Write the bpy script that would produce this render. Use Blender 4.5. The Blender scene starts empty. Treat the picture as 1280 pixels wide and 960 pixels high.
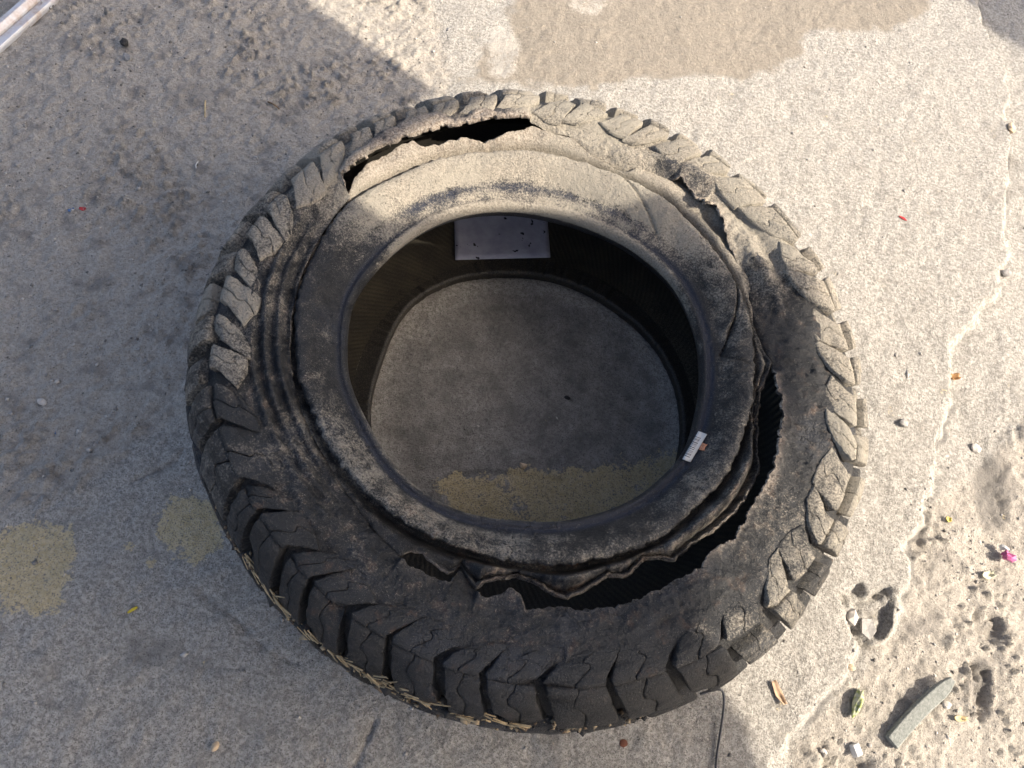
import bpy, bmesh, math, random
import numpy as np
from mathutils import Vector, Matrix

random.seed(7)
RS = np.random.RandomState(11)
rad = math.radians
scene = bpy.context.scene
COL = scene.collection

# ------------------------------------------------------------------ camera
FPX = 950.0
CAM = np.array([-.008, -.443, .978])
TILT, ROLL = .4485, .304
_ct, _st = math.cos(TILT), math.sin(TILT)
FWD = np.array([0, _st, -_ct]); _R = np.array([1., 0, 0]); _U = np.cross(_R, FWD)
RIGHT = math.cos(ROLL)*_R + math.sin(ROLL)*_U
UP = -math.sin(ROLL)*_R + math.cos(ROLL)*_U
cd = bpy.data.cameras.new('camera'); cam = bpy.data.objects.new('camera', cd); COL.objects.link(cam)
cd.sensor_width = 36; cd.lens = 36*FPX/1280; cd.clip_start = .01; cd.clip_end = 500
cam.matrix_world = Matrix([[RIGHT[i], UP[i], -FWD[i], CAM[i]] for i in range(3)] + [[0, 0, 0, 1]])
scene.camera = cam

# ------------------------------------------------------------------ light
SUN_EL, SUN_AZ = 40.0, 2.0            # azimuth: degrees counter-clockwise from +x, where the sun stands
w = bpy.data.worlds.new('World'); scene.world = w; w.use_nodes = True
nt = w.node_tree
sky = nt.nodes.new('ShaderNodeTexSky'); sky.sky_type = 'NISHITA'; sky.sun_disc = False
sky.sun_elevation = rad(SUN_EL); sky.sun_rotation = rad(90-SUN_AZ)
sky.air_density = .8; sky.dust_density = 5.0; sky.ozone_density = .8
nt.nodes['Background'].inputs['Strength'].default_value = .15
nt.links.new(sky.outputs[0], nt.nodes['Background'].inputs['Color'])
sd = bpy.data.lights.new('sun', 'SUN'); sun = bpy.data.objects.new('sun', sd); COL.objects.link(sun)
sd.energy = 4.1; sd.angle = rad(.5); sd.color = (1, .9, .76)
LS = np.array([math.cos(rad(SUN_EL))*math.cos(rad(SUN_AZ)), math.cos(rad(SUN_EL))*math.sin(rad(SUN_AZ)), math.sin(rad(SUN_EL))])
sun.rotation_euler = Vector(LS).to_track_quat('Z', 'Y').to_euler()
sun.location = (3, -2, 4)
vs = scene.view_settings
vs.view_transform = 'Standard'; vs.look = 'None'; vs.gamma = 1; vs.exposure = 1.18
vs.use_curve_mapping = False

# ------------------------------------------------------------------ helpers
def ray(px):
    px = np.atleast_2d(np.array(px, float))
    return FWD + ((px[:, 0]-640)/FPX)[:, None]*RIGHT - ((px[:, 1]-480)/FPX)[:, None]*UP
def atz(px, z):                       # pixel -> world point on the level z
    d = ray(px); t = (z-CAM[2])/d[:, 2]
    return CAM + t[:, None]*d
C0 = np.array([.022, -.006, 0.])      # centre of the tyre's casing on the ground
def pol(px, z):
    P = atz(px, z) - C0
    return np.degrees(np.arctan2(P[:, 1], P[:, 0])), np.hypot(P[:, 0], P[:, 1])
def sstep(a, b, x):
    t = np.clip((x-a)/(b-a), 0, 1); return t*t*(3-2*t)
def vnoise(x, y, seed=0):             # smooth value noise 0..1
    rs = np.random.RandomState(seed); T = rs.rand(256, 256)
    xi = np.floor(x).astype(int); yi = np.floor(y).astype(int); fx = x-xi; fy = y-yi
    fx = fx*fx*(3-2*fx); fy = fy*fy*(3-2*fy)
    a = T[xi % 256, yi % 256]; b = T[(xi+1) % 256, yi % 256]; c = T[xi % 256, (yi+1) % 256]; d = T[(xi+1) % 256, (yi+1) % 256]
    return (a*(1-fx)+b*fx)*(1-fy) + (c*(1-fx)+d*fx)*fy
def fbm(x, y, seed=0, o=4, g=.5):
    s = 0; a = 1; n = 0
    for k in range(o):
        s = s + a*vnoise(x*2**k+k*17.3, y*2**k-k*9.1, seed+k); n += a; a *= g
    return s/n
def ptable(deg, val, smooth=0.):      # periodic table over degrees -> function
    deg = np.mod(np.array(deg, float), 360); o = np.argsort(deg); d = deg[o]; v = np.array(val, float)[o]
    g = np.arange(0, 360, .1); y = np.interp(g, d, v, period=360)
    if smooth > 0:
        k = np.exp(-.5*(np.arange(-int(30*smooth), int(30*smooth)+1)/(10*smooth))**2); k /= k.sum()
        m = len(k)//2; y = np.convolve(np.r_[y[-m:], y, y[:m]], k, 'valid')
    return lambda t: np.interp(np.mod(t, 360), np.r_[g, 360], np.r_[y, y[0]])

def set_attr(me, name, arr):
    a = me.attributes.new(name, 'FLOAT', 'POINT'); a.data.foreach_set('value', np.ascontiguousarray(arr, dtype=np.float32).ravel())
def link(me, name, mats, parent=None, smooth=True):
    o = bpy.data.objects.new(name, me); COL.objects.link(o)
    for m in (mats if isinstance(mats, (list, tuple)) else [mats]): me.materials.append(m)
    if smooth: me.polygons.foreach_set('use_smooth', [True]*len(me.polygons))
    if parent: o.parent = parent
    return o
def mesh_np(name, V, F):
    me = bpy.data.meshes.new(name); V = np.ascontiguousarray(V, dtype=np.float32); F = np.ascontiguousarray(F, dtype=np.int32)
    me.vertices.add(len(V)); me.vertices.foreach_set('co', V.ravel())
    k = F.shape[1]; me.loops.add(F.size); me.loops.foreach_set('vertex_index', F.ravel())
    me.polygons.add(len(F)); me.polygons.foreach_set('loop_start', np.arange(0, F.size, k, dtype=np.int32))
    me.polygons.foreach_set('loop_total', np.full(len(F), k, dtype=np.int32))
    me.update(calc_edges=True); me.validate(); return me
def grid_faces(n, m, wrap=False, flip=False):
    i = np.arange(n if wrap else n-1); j = np.arange(m-1); I, J = np.meshgrid(i, j, indexing='ij'); I2 = (I+1) % n
    F = np.stack([I*m+J, I2*m+J, I2*m+J+1, I*m+J+1], -1).reshape(-1, 4)
    return F[:, ::-1] if flip else F
def tag(o, label=None, cat=None, group=None, kind=None):
    if label: o['label'] = label
    if cat: o['category'] = cat
    if group: o['group'] = group
    if kind: o['kind'] = kind
    return o

# ------------------------------------------------------------------ materials
class M:
    def __init__(s, name):
        s.m = bpy.data.materials.new(name); s.m.use_nodes = True; s.t = s.m.node_tree; s.b = s.t.nodes['Principled BSDF']
        s.co = s.t.nodes.new('ShaderNodeTexCoord').outputs['Object']
    def link(s, a, b): s.t.links.new(a, b)
    def put(s, sock, v):
        if hasattr(v, 'is_output'): s.link(v, sock)
        elif isinstance(v, tuple) and len(v) == 3: sock.default_value = (*v, 1)
        else: sock.default_value = v
    def noise(s, scale, detail=4, rough=.55, dist=0., out='Fac'):
        n = s.t.nodes.new('ShaderNodeTexNoise'); s.link(s.co, n.inputs['Vector'])
        n.inputs['Scale'].default_value = scale; n.inputs['Detail'].default_value = detail
        n.inputs['Roughness'].default_value = rough; n.inputs['Distortion'].default_value = dist
        return n.outputs[out]
    def voro(s, scale, feat='F1', out='Distance', vec=None):
        n = s.t.nodes.new('ShaderNodeTexVoronoi'); s.link(vec or s.co, n.inputs['Vector']); n.feature = feat
        n.inputs['Scale'].default_value = scale; return n.outputs[out]
    def math(s, op, a, b=0., c=0., clamp=False):
        n = s.t.nodes.new('ShaderNodeMath'); n.operation = op; n.use_clamp = clamp
        s.put(n.inputs[0], a); s.put(n.inputs[1], b); s.put(n.inputs[2], c); return n.outputs[0]
    def ramp(s, v, a, b, lo=0., hi=1.):
        n = s.t.nodes.new('ShaderNodeMapRange'); n.interpolation_type = 'SMOOTHSTEP'; s.put(n.inputs['Value'], v)
        for k, x in zip(('From Min', 'From Max', 'To Min', 'To Max'), (a, b, lo, hi)): n.inputs[k].default_value = x
        return n.outputs[0]
    def attr(s, name):
        n = s.t.nodes.new('ShaderNodeAttribute'); n.attribute_name = name; return n.outputs['Fac']
    def mix(s, f, a, b, mode='MIX'):
        n = s.t.nodes.new('ShaderNodeMix'); n.data_type = 'RGBA'; n.blend_type = mode
        s.put(n.inputs[0], f); s.put(n.inputs[6], a); s.put(n.inputs[7], b); return n.outputs[2]
    def bump(s, h, dist, strength=1., prev=None):
        n = s.t.nodes.new('ShaderNodeBump'); n.inputs['Distance'].default_value = dist; n.inputs['Strength'].default_value = strength
        s.link(h, n.inputs['Height'])
        if prev: s.link(prev, n.inputs['Normal'])
        return n.outputs[0]
    def out(s, col, rough=.8, normal=None, spec=.5, metal=0.):
        s.put(s.b.inputs['Base Color'], col); s.put(s.b.inputs['Roughness'], rough); s.b.inputs['Specular IOR Level'].default_value = spec
        s.b.inputs['Metallic'].default_value = metal
        if normal: s.link(normal, s.b.inputs['Normal'])
        return s.m
def plain(name, col, rough=.7, var=.25, scale=60, bump=.0006, spec=.4, metal=0.):
    m = M(name); n = m.noise(scale, 5, .6)
    c = m.mix(m.ramp(n, .3, .7), tuple(x*(1-var) for x in col), tuple(min(1, x*(1+var)) for x in col))
    return m.out(c, rough, m.bump(m.noise(scale*4, 3), bump), spec, metal)

def rubber_material(name, groove=False):
    m = M(name)
    d = m.attr('dust'); cord = m.attr('cord'); clean = m.attr('clean'); rust = m.attr('rust')
    big = m.noise(9, 5, .6); mid = m.noise(55, 6, .65); fine = m.noise(420, 4, .7); grit = m.noise(1100, 2, .6)
    # dry rubber: black with grey bloom
    rub = m.mix(m.ramp(mid, .35, .7), (.0075, .008, .0095), (.024, .024, .0245))
    rub = m.mix(m.ramp(big, .45, .7), rub, (.022, .026, .036))
    rub = m.mix(m.ramp(clean, .1, .6), rub, (.014, .019, .036))
    rub = m.mix(m.math('MULTIPLY', m.ramp(mid, .52, .72), rust), rub, (.16, .075, .035))
    # dust lying on it, clumped and grainy
    s = m.math('ADD', m.math('MULTIPLY', d, 1.25), m.math('MULTIPLY', m.math('SUBTRACT', big, .5), .75))
    s = m.math('ADD', s, m.math('MULTIPLY', m.math('SUBTRACT', mid, .5), .95))
    s = m.math('ADD', s, m.math('MULTIPLY', m.math('SUBTRACT', fine, .5), 1.0))
    s = m.math('ADD', s, m.math('MULTIPLY', m.math('SUBTRACT', grit, .5), .5))
    s = m.math('SUBTRACT', s, m.math('MULTIPLY', clean, 1.1))
    f = m.ramp(s, .34, .88)
    dust = m.mix(m.ramp(fine, .35, .65), (.245, .215, .172), (.42, .375, .305))
    dust = m.mix(m.ramp(big, .4, .65), dust, (.33, .30, .245))
    col = m.mix(f, rub, dust)
    # pale grains
    col = m.mix(m.math('MULTIPLY', m.ramp(grit, .64, .70), .6), col, (.42, .39, .33))
    pit = m.noise(300, 4, .75)
    col = m.mix(m.math('MULTIPLY', m.ramp(pit, .60, .68), .7), col, (.035, .03, .026))
    # torn cord and ply
    cc = m.mix(m.ramp(fine, .35, .65), (.20, .15, .11), (.50, .43, .36))
    col = m.mix(m.math('MULTIPLY', cord, m.ramp(mid, .25, .55)), col, cc)
    v = m.voro(70, 'DISTANCE_TO_EDGE'); crack = m.ramp(v, 0, .05)
    rough = m.math('ADD', m.math('MULTIPLY', f, .4), m.ramp(mid, .3, .7, .32, .56))
    nb = m.bump(m.math('ADD', m.math('MULTIPLY', mid, 1.), m.math('MULTIPLY', fine, .7)), .0050, .95)
    nb = m.bump(m.math('ADD', grit, m.ramp(pit, .68, .58)), .0011, .9, nb)
    w_ = m.t.nodes.new('ShaderNodeVectorMath'); w_.operation = 'MULTIPLY_ADD'; m.link(m.noise(40, 3, .6, 0, 'Color'), w_.inputs[0]); w_.inputs[1].default_value = (.03, .03, .03); m.link(m.co, w_.inputs[2])
    ck = m.ramp(m.voro(48, 'DISTANCE_TO_EDGE', 'Distance', w_.outputs[0]), 0, .035); ck = m.math('MAXIMUM', ck, m.ramp(big, .62, .50)); ck = m.math('MAXIMUM', ck, m.ramp(f, .25, .6))
    nb = m.bump(ck, .0012, .8, nb)
    return m.out(m.mix(ck, (.012, .011, .011), col), rough, nb, .45)
RUB = rubber_material('rubber')

def make_cord():
    m = M('torn_cord'); fine = m.noise(500, 4, .7); mid = m.noise(60, 4)
    c = m.mix(m.ramp(fine, .35, .65), (.10, .08, .06), (.46, .40, .33)); c = m.mix(m.ramp(mid, .45, .6), c, (.03, .028, .026))
    return m.out(c, .9, m.bump(fine, .001), .2)
CORD = make_cord()
def make_liner():
    m = M('inner_liner'); n = m.noise(30, 5); f = m.noise(600, 3, .7)
    c = m.mix(m.ramp(n, .3, .7), (.04, .035, .024), (.11, .090, .055))
    c = m.mix(m.ramp(m.attr('rib'), .15, .75), (.010, .009, .008), c); c = m.mix(m.math('MULTIPLY', m.attr('dust'), m.ramp(f, .45, .65)), c, (.22, .19, .13))  # rib shading put into the colour: darker between the ribs
    return m.out(c, .6, m.bump(f, .0006), .4)
LINER = make_liner()

def ground_material():
    m = M('ground')
    dirt = m.attr('dirt'); brown = m.attr('brown'); yel = m.attr('yellow'); dark = m.attr('dark'); white = m.attr('white')
    big = m.noise(3.5, 5, .6); mid = m.noise(26, 6, .65); fine = m.noise(190, 5, .7); grit = m.noise(520, 3, .65); gr2 = m.noise(1300, 2, .6)
    con = m.mix(m.ramp(fine, .36, .64), (.26, .243, .215), (.50, .473, .425))
    con = m.mix(m.ramp(grit, .54, .64), con, (.15, .14, .124))
    con = m.mix(m.ramp(gr2, .58, .66), con, (.60, .57, .52))
    con = m.mix(m.math('MULTIPLY', m.ramp(mid, .5, .72), .6), con, (.24, .222, .195)); agg = m.noise(105, 4, .7); con = m.mix(m.math('MULTIPLY', m.ramp(agg, .60, .70), .6), con, (.17, .157, .138)); con = m.mix(m.math('MULTIPLY', m.ramp(agg, .40, .32), .5), con, (.58, .55, .50))
    drt = m.mix(m.ramp(fine, .3, .7), (.34, .308, .264), (.52, .475, .41))
    drt = m.mix(m.ramp(mid, .32, .50), (.275, .252, .222), drt); sp = m.noise(95, 5, .75)
    drt = m.mix(m.math('MULTIPLY', m.ramp(sp, .62, .70), .7), drt, (.14, .127, .11)); drt = m.mix(m.math('MULTIPLY', m.ramp(sp, .38, .28), .6), drt, (.50, .47, .42))
    drt = m.mix(m.math('MULTIPLY', m.ramp(grit, .56, .66), .8), drt, (.15, .137, .118))
    drt = m.mix(m.math('MULTIPLY', m.ramp(gr2, .63, .7), .8), drt, (.55, .53, .49))
    brk = m.math('ADD', m.math('MULTIPLY', m.math('SUBTRACT', mid, .5), .7), m.math('MULTIPLY', m.math('SUBTRACT', fine, .5), .45))
    def mask(a, lo=.35, hi=.65, k=1.): return m.ramp(m.math('ADD', a, m.math('MULTIPLY', brk, k)), lo, hi)
    col = m.mix(mask(dirt), con, drt)
    brn = m.mix(m.ramp(fine, .3, .7), (.235, .205, .168), (.335, .298, .245)); brn = m.mix(m.math('MULTIPLY', m.ramp(grit, .6, .68), .6), brn, (.15, .125, .1))
    col = m.mix(mask(brown, .32, .72, 1.3), col, brn)
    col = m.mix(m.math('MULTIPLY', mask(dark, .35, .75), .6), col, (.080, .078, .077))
    col = m.mix(m.math('MULTIPLY', mask(white, .35, 1.0, 2.2), .7), col, (.50, .47, .42))
    yc = m.mix(m.ramp(fine, .3, .7), (.52, .41, .21), (.64, .53, .32))
    yy = m.math('MULTIPLY', mask(yel, .50, .66, 3.4), m.ramp(grit, .64, .52))
    col = m.mix(m.math('MULTIPLY', yy, .8), col, yc)
    nb = m.bump(m.math('ADD', m.math('MULTIPLY', fine, 1.), m.math('MULTIPLY', grit, .8)), .0048, .9)
    nb = m.bump(gr2, .0008, .7, nb)
    return m.out(col, .92, nb, .25)
GROUND = ground_material()

# ------------------------------------------------------------------ ground
X0, X1, Y0, Y1, STEP = -1.3, 1.1, -.95, 1.55, .0036
gx = np.arange(X0, X1, STEP); gy = np.arange(Y0, Y1, STEP)
GX, GY = np.meshgrid(gx, gy, indexing='ij')
def poly_w(px, z=0.): return atz(px, z)[:, :2]
def seg_dist(P):                      # distance to polyline and side sign (+ = right of travel)
    best = np.full(GX.shape, 9.); side = np.zeros(GX.shape)
    for a, b in zip(P[:-1], P[1:]):
        d = b-a; L2 = d@d; t = np.clip(((GX-a[0])*d[0]+(GY-a[1])*d[1])/L2, 0, 1)
        ex = GX-(a[0]+t*d[0]); ey = GY-(a[1]+t*d[1]); q = np.hypot(ex, ey); m_ = q < best
        best = np.where(m_, q, best); side = np.where(m_, -np.sign(ex*d[1]-ey*d[0]), side)
    return best, side
def in_poly(P, blur=0.):              # soft inside mask of a polygon in world xy
    ins = np.zeros(GX.shape, bool); n = len(P)
    for i in range(n):
        a, b = P[i], P[(i+1) % n]
        c = ((a[1] > GY) != (b[1] > GY)) & (GX < (b[0]-a[0])*(GY-a[1])/(b[1]-a[1]+1e-12)+a[0]); ins ^= c
    d, _ = seg_dist(np.vstack([P, P[:1]])); s = np.where(ins, d, -d) + (fbm(GX*45, GY*45, 87, 4)-.5)*min(.03, .012+blur*.5)
    return sstep(-blur, blur, s) if blur > 0 else ins.astype(float)
def ell(px, py, rx, ry):
    c = poly_w([(px, py)])[0]; ex = poly_w([(px+rx, py)])[0]-c; ey = poly_w([(px, py+ry)])[0]-c
    A = np.linalg.inv(np.array([ex, ey]).T); u = A[0, 0]*(GX-c[0])+A[0, 1]*(GY-c[1]); v = A[1, 0]*(GX-c[0])+A[1, 1]*(GY-c[1])
    return sstep(1.35, .55, np.hypot(u, v))
CRACK = [(1215, -60), (1224, 12), (1239, 47), (1255, 75), (1261, 112), (1256, 147), (1264, 181), (1263, 219), (1255, 247), (1256, 297), (1260, 320), (1247, 341), (1252, 359), (1232, 374), (1210, 405), (1188, 429), (1186, 453), (1190, 497), (1172, 550), (1167, 595), (1150, 650), (1132, 685), (1135, 720), (1126, 760), (1117, 785), (1070, 814), (1049, 845), (1017, 882), (995, 907), (970, 955), (930, 1040)]
P = poly_w(CRACK)
jx = (vnoise(GX*60, GY*60, 5)-.5)*.012
dc, sc = seg_dist(P); sdc = dc*sc + jx
lower = sstep(-.004, .012, sdc)       # + side lies right of the slab edge
n1 = fbm(GX*28, GY*28, 21, 5); n2 = fbm(GX*9, GY*9, 31, 4); n3 = fbm(GX*85, GY*85, 41, 3)
dirt = in_poly(poly_w([(-400, -400), (470, -400), (560, 100), (600, 330), (330, 330), (230, 520), (100, 600), (0, 650), (-400, 760)]), .05)
dirt = np.clip(dirt + .75*in_poly(poly_w([(1150, 640), (1400, 420), (1400, 1200), (900, 1200), (990, 930), (1060, 850), (1130, 760)]), .04), 0, 1)
brown = in_poly(poly_w([(660, -60), (1175, -80), (1160, 10), (1110, 40), (1050, 35), (1010, 45), (1000, 72), (955, 85), (930, 100), (880, 92), (830, 98), (780, 100), (745, 112), (690, 108), (640, 108), (590, 100), (600, 60), (640, 40), (640, 10)]), .035)
white = ell(628, 62, 24, 42)*.9 + ell(735, 5, 30, 16)*.7 + ell(480, 30, 60, 40)*.35
yellow = ell(40, 710, 60, 62)*1.0 + ell(80, 672, 16, 26)*.4 + ell(238, 660, 46, 50)*.95 + ell(163, 682, 9, 9)*.7 + ell(187, 703, 9, 9)*.6 + ell(172, 735, 9, 12)*.5
yellow += in_poly(poly_w([(545, 600), (600, 592), (660, 585), (720, 588), (760, 575), (800, 572), (850, 560), (870, 600), (800, 680), (560, 680)]), .02)*(.65+.5*vnoise(GX*20, GY*20, 77))
dark = ell(235, 120, 40, 25)*.5 + ell(1250, 610, 28, 60)*.75 + ell(1235, 850, 16, 40)*.7 + ell(190, 640, 60, 50)*.35 + ell(160, 800, 60, 60)*.25 + ell(225, 815, 80, 30)*.3 + ell(1110, 230, 14, 90)*.3 + ell(1000, 140, 60, 70)*.22 + ell(60, 100, 90, 50)*.3
dark += .7*np.exp(-((sdc-.012)/.007)**2)*sstep(.4, .7, vnoise(GX*11, GY*11, 8)); white = white + .75*np.exp(-((sdc-.004)/.007)**2)*vnoise(GX*6, GY*6, 19)**.5
dark += .62*sstep(.26, .17, np.hypot(GX-C0[0], GY-C0[1]))  # shade inside the rim opening, painted into the ground colour
Z = (n1-.5)*.0045*(1-dirt) + (n2-.5)*.006 + (n3-.5)*.0034
lump = np.maximum(0, fbm(GX*105, GY*105, 51, 3, .6)-.56)*sstep(.42, .6, fbm(GX*7, GY*7, 53, 3))
Z += dirt*((n1-.5)*.004 + lump*.040 + (n3-.5)*.0050 + (vnoise(GX*170, GY*170, 57)-.5)*.0030)
Z += -lower*(.019 - .010*n2) - .005*np.exp(-((sdc-.006)/.004)**2)*sstep(.5, .75, vnoise(GX*9, GY*9, 3))
# broken pothole beside the slab edge and two smaller hollows
def hole(poly, depth, blur, rough, seed):
    k = in_poly(poly_w(poly), blur); return -k*(depth + rough*(fbm(GX*55, GY*55, seed, 4)-.5))
Z += hole([(1052, 742), (1075, 728), (1085, 745), (1112, 735), (1118, 770), (1105, 795), (1080, 806), (1066, 790), (1058, 765)], .013, .004, .022, 61)
Z += hole([(1225, 760), (1255, 770), (1260, 800), (1235, 806), (1222, 785)], .008, .006, .016, 62)
Z += hole([(1225, 832), (1245, 838), (1250, 880), (1238, 900), (1226, 880), (1230, 855)], .011, .005, .016, 63)
Z += hole([(1040, 945), (1095, 955), (1110, 1010), (1030, 1010)], .018, .010, .02, 64)
Z += hole([(1235, 590), (1268, 580), (1275, 650), (1250, 680), (1238, 640)], .002, .016, .012, 65)
for q in ([(390, 640), (420, 600), (470, 560)], [(560, 596), (600, 590), (640, 592), (680, 600), (700, 600)], [(250, 740), (290, 770), (330, 810), (370, 830)], [(470, 900), (455, 930), (440, 970)], [(1130, 40), (1110, 130), (1100, 200), (1085, 290)], [(170, 600), (215, 580), (232, 560)]):
    d_, _ = seg_dist(poly_w(q)); k = np.exp(-((d_+(n3-.5)*.004)/.0028)**2); st_ = .15 if q[0][0] == 1130 else .8; Z -= .004*k*st_; dark += .4*k*st_
# keep the ground calm where the tyre lies on it, flat at the sheet's rim
rt = np.hypot(GX-C0[0], GY-C0[1]); Z = np.where((rt > .24) & (rt < .40), Z-.003*sstep(.24, .26, rt)*sstep(.40, .385, rt), Z)
edge = np.minimum.reduce([GX-X0, gx[-1]-GX, GY-Y0, gy[-1]-GY]); Z *= sstep(0, .12, edge)
V = np.stack([GX, GY, Z], -1).reshape(-1, 3); n_, m_ = GX.shape
F = grid_faces(n_, m_)
B = 60.; xs = [-B, X0, gx[-1], B]; ys = [-B, Y0, gy[-1], B]
ov = np.array([(x, y, 0.) for x in xs for y in ys]); base = len(V); of = []
for i in range(3):
    for j in range(3):
        if i == 1 and j == 1: continue
        of.append([base+i*4+j, base+(i+1)*4+j, base+(i+1)*4+j+1, base+i*4+j+1])
gm = mesh_np('ground', np.vstack([V, ov]), np.vstack([F, np.array(of)]))
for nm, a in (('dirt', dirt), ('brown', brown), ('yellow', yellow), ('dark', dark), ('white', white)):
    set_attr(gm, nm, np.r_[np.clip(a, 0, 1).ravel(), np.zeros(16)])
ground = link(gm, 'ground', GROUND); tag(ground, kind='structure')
def gz(x, y):
    i = int(np.clip((x-X0)/STEP, 0, n_-1)); j = int(np.clip((y-Y0)/STEP, 0, m_-1)); return float(Z[i, j])

# ------------------------------------------------------------------ tyre
tyre = bpy.data.objects.new('tire', None); COL.objects.link(tyre); tyre.location = C0; tyre.empty_display_size = .1
tag(tyre, 'burst black off-road tire with torn upper sidewall and dusty chunky tread, lying flat', 'tire')
NT = 1800
TH = np.arange(NT)*360./NT; THR = np.radians(TH)
lx, lr = pol([(435, 440), (442, 376), (480, 324), (566, 267), (626, 258), (682, 264), (742, 282), (795, 309), (844, 354), (870, 410), (876, 455), (870, 515), (855, 564), (832, 590), (795, 620), (739, 642), (645, 648), (570, 635), (514, 601), (461, 526), (435, 462)], .165)
LIP = ptable(lx, lr, 3)
CREASE_PX = [(392, 320), (372, 375), (370, 420), (375, 470), (390, 510), (412, 555), (442, 597), (470, 625), (507, 652), (555, 675), (600, 690), (660, 702), (705, 704), (755, 695), (800, 682), (830, 667), (867, 635), (905, 595), (922, 560), (930, 535), (941, 490), (942, 452), (940, 415), (930, 377), (912, 345), (890, 310), (860, 275), (830, 250), (795, 232), (755, 215), (705, 197), (655, 190), (605, 192), (555, 200), (505, 220), (480, 230), (442, 250), (415, 280)]
CREASE = ptable(*pol(CREASE_PX, .190), 1.0)
SEAM_L = [(425, 262), (404, 290), (385, 330), (366, 380), (361, 430), (367, 480), (384, 530), (407, 570), (440, 622), (470, 662), (497, 690)]
SEAM_M = [(580, 712), (596, 736)]
SEAM_R = [(971, 448), (960, 425), (950, 400), (943, 362)]
SEAM_T = [(838, 222), (815, 215), (790, 212), (770, 205), (740, 190), (710, 172), (690, 168), (664, 160)]
OUT_PX = SEAM_L + [(500, 694), (507, 704), (530, 715), (545, 720), (560, 726), (567, 724), (575, 706)] + SEAM_M + [(607, 745), (627, 742), (640, 731), (652, 741), (660, 761), (700, 756), (730, 760), (765, 758), (800, 747), (825, 735), (850, 722), (875, 710), (890, 687), (922, 670), (940, 632), (965, 590), (971, 560), (980, 515), (975, 490), (973, 465)] + SEAM_R + [(932, 334), (911, 301), (901, 277), (891, 256), (880, 253), (874, 259), (868, 248), (858, 231), (848, 224)] + SEAM_T + [(655, 154), (630, 155), (615, 155), (606, 149), (597, 150), (585, 156), (567, 161), (548, 153), (530, 148), (518, 151), (508, 161), (498, 172), (482, 178), (468, 190), (458, 199), (440, 212), (428, 224), (432, 236), (443, 249)]
IN_PX = SEAM_L + [(500, 693), (511, 688), (524, 687), (545, 706), (560, 717), (569, 712), (575, 703)] + SEAM_M + [(602, 727), (620, 720), (650, 714), (670, 722), (697, 740), (712, 747), (730, 738), (762, 716), (780, 718), (790, 715), (812, 692), (835, 692), (852, 696), (875, 676), (905, 656), (930, 632), (950, 602), (960, 580), (958, 550), (955, 515), (957, 482), (966, 462)] + SEAM_R + [(930, 336), (908, 306), (893, 280), (880, 262), (874, 262), (866, 258), (854, 242), (844, 230)] + SEAM_T + [(655, 164), (640, 168), (620, 176), (602, 179), (585, 177), (548, 184), (540, 186), (525, 187), (517, 182), (500, 188), (480, 197), (462, 206), (442, 224), (436, 240), (443, 251)]
ZT = .196
OUTR = ptable(*pol(OUT_PX, ZT), .12); INR = ptable(*pol(IN_PX, ZT), .12)
jag = (vnoise(TH*.9, TH*0, 91)-.5)*.0034 + (vnoise(TH*2.2, TH*0, 92)-.5)*.0016
rc = CREASE(TH); rin = INR(TH); rout = OUTR(TH)
gap0 = rout-rin
rin = np.maximum(rin, rc+.003); openm = sstep(.002, .008, rout-rin)
rout = np.maximum(rout, rin+.0002)
under = sstep(36, 42, TH)*sstep(84, 78, TH)
jag = jag*(1-.55*sstep(95, 105, TH)*sstep(160, 150, TH))
rout = rout + jag*openm; rin = rin + np.roll(jag, 333)*.7*openm; rout = np.maximum(rout, rin+.0002)

# casing profile (radius, height); the lugs stand 7..11 mm proud of it
PR = np.array([(.270, .186), (.300, .192), (.322, .197), (.342, .199), (.357, .1975), (.370, .192), (.383, .181), (.393, .164), (.398, .140), (.400, .110), (.398, .076), (.392, .046), (.378, .020), (.352, .006), (.315, .003)])
t_ = np.r_[0, np.cumsum(np.hypot(*np.diff(PR, axis=0).T))]
ss = np.linspace(0, t_[-1], 600)
def catm(t, P, x):                    # smooth interpolation of the profile
    y = np.stack([np.interp(x, t, P[:, k]) for k in (0, 1)], 1); k = np.ones(25)/25
    for _ in range(2):
        pad = np.vstack([np.repeat(y[:1], 12, 0), y, np.repeat(y[-1:], 12, 0)]); y2 = np.stack([np.convolve(pad[:, c], k, 'valid') for c in (0, 1)], 1)
        y2[0] = y[0]; y2[-1] = y[-1]; y = y2
    return y
PS = catm(t_, PR, ss)
S0 = float(ss[np.argmin(np.abs(PS[:330, 0]-.366))])       # shoulder corner
tang = np.gradient(PS, ss, axis=0); tang /= np.linalg.norm(tang, axis=1)[:, None]
NRM = np.stack([-tang[:, 1], tang[:, 0]], 1)              # outward normal (r,z)
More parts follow.
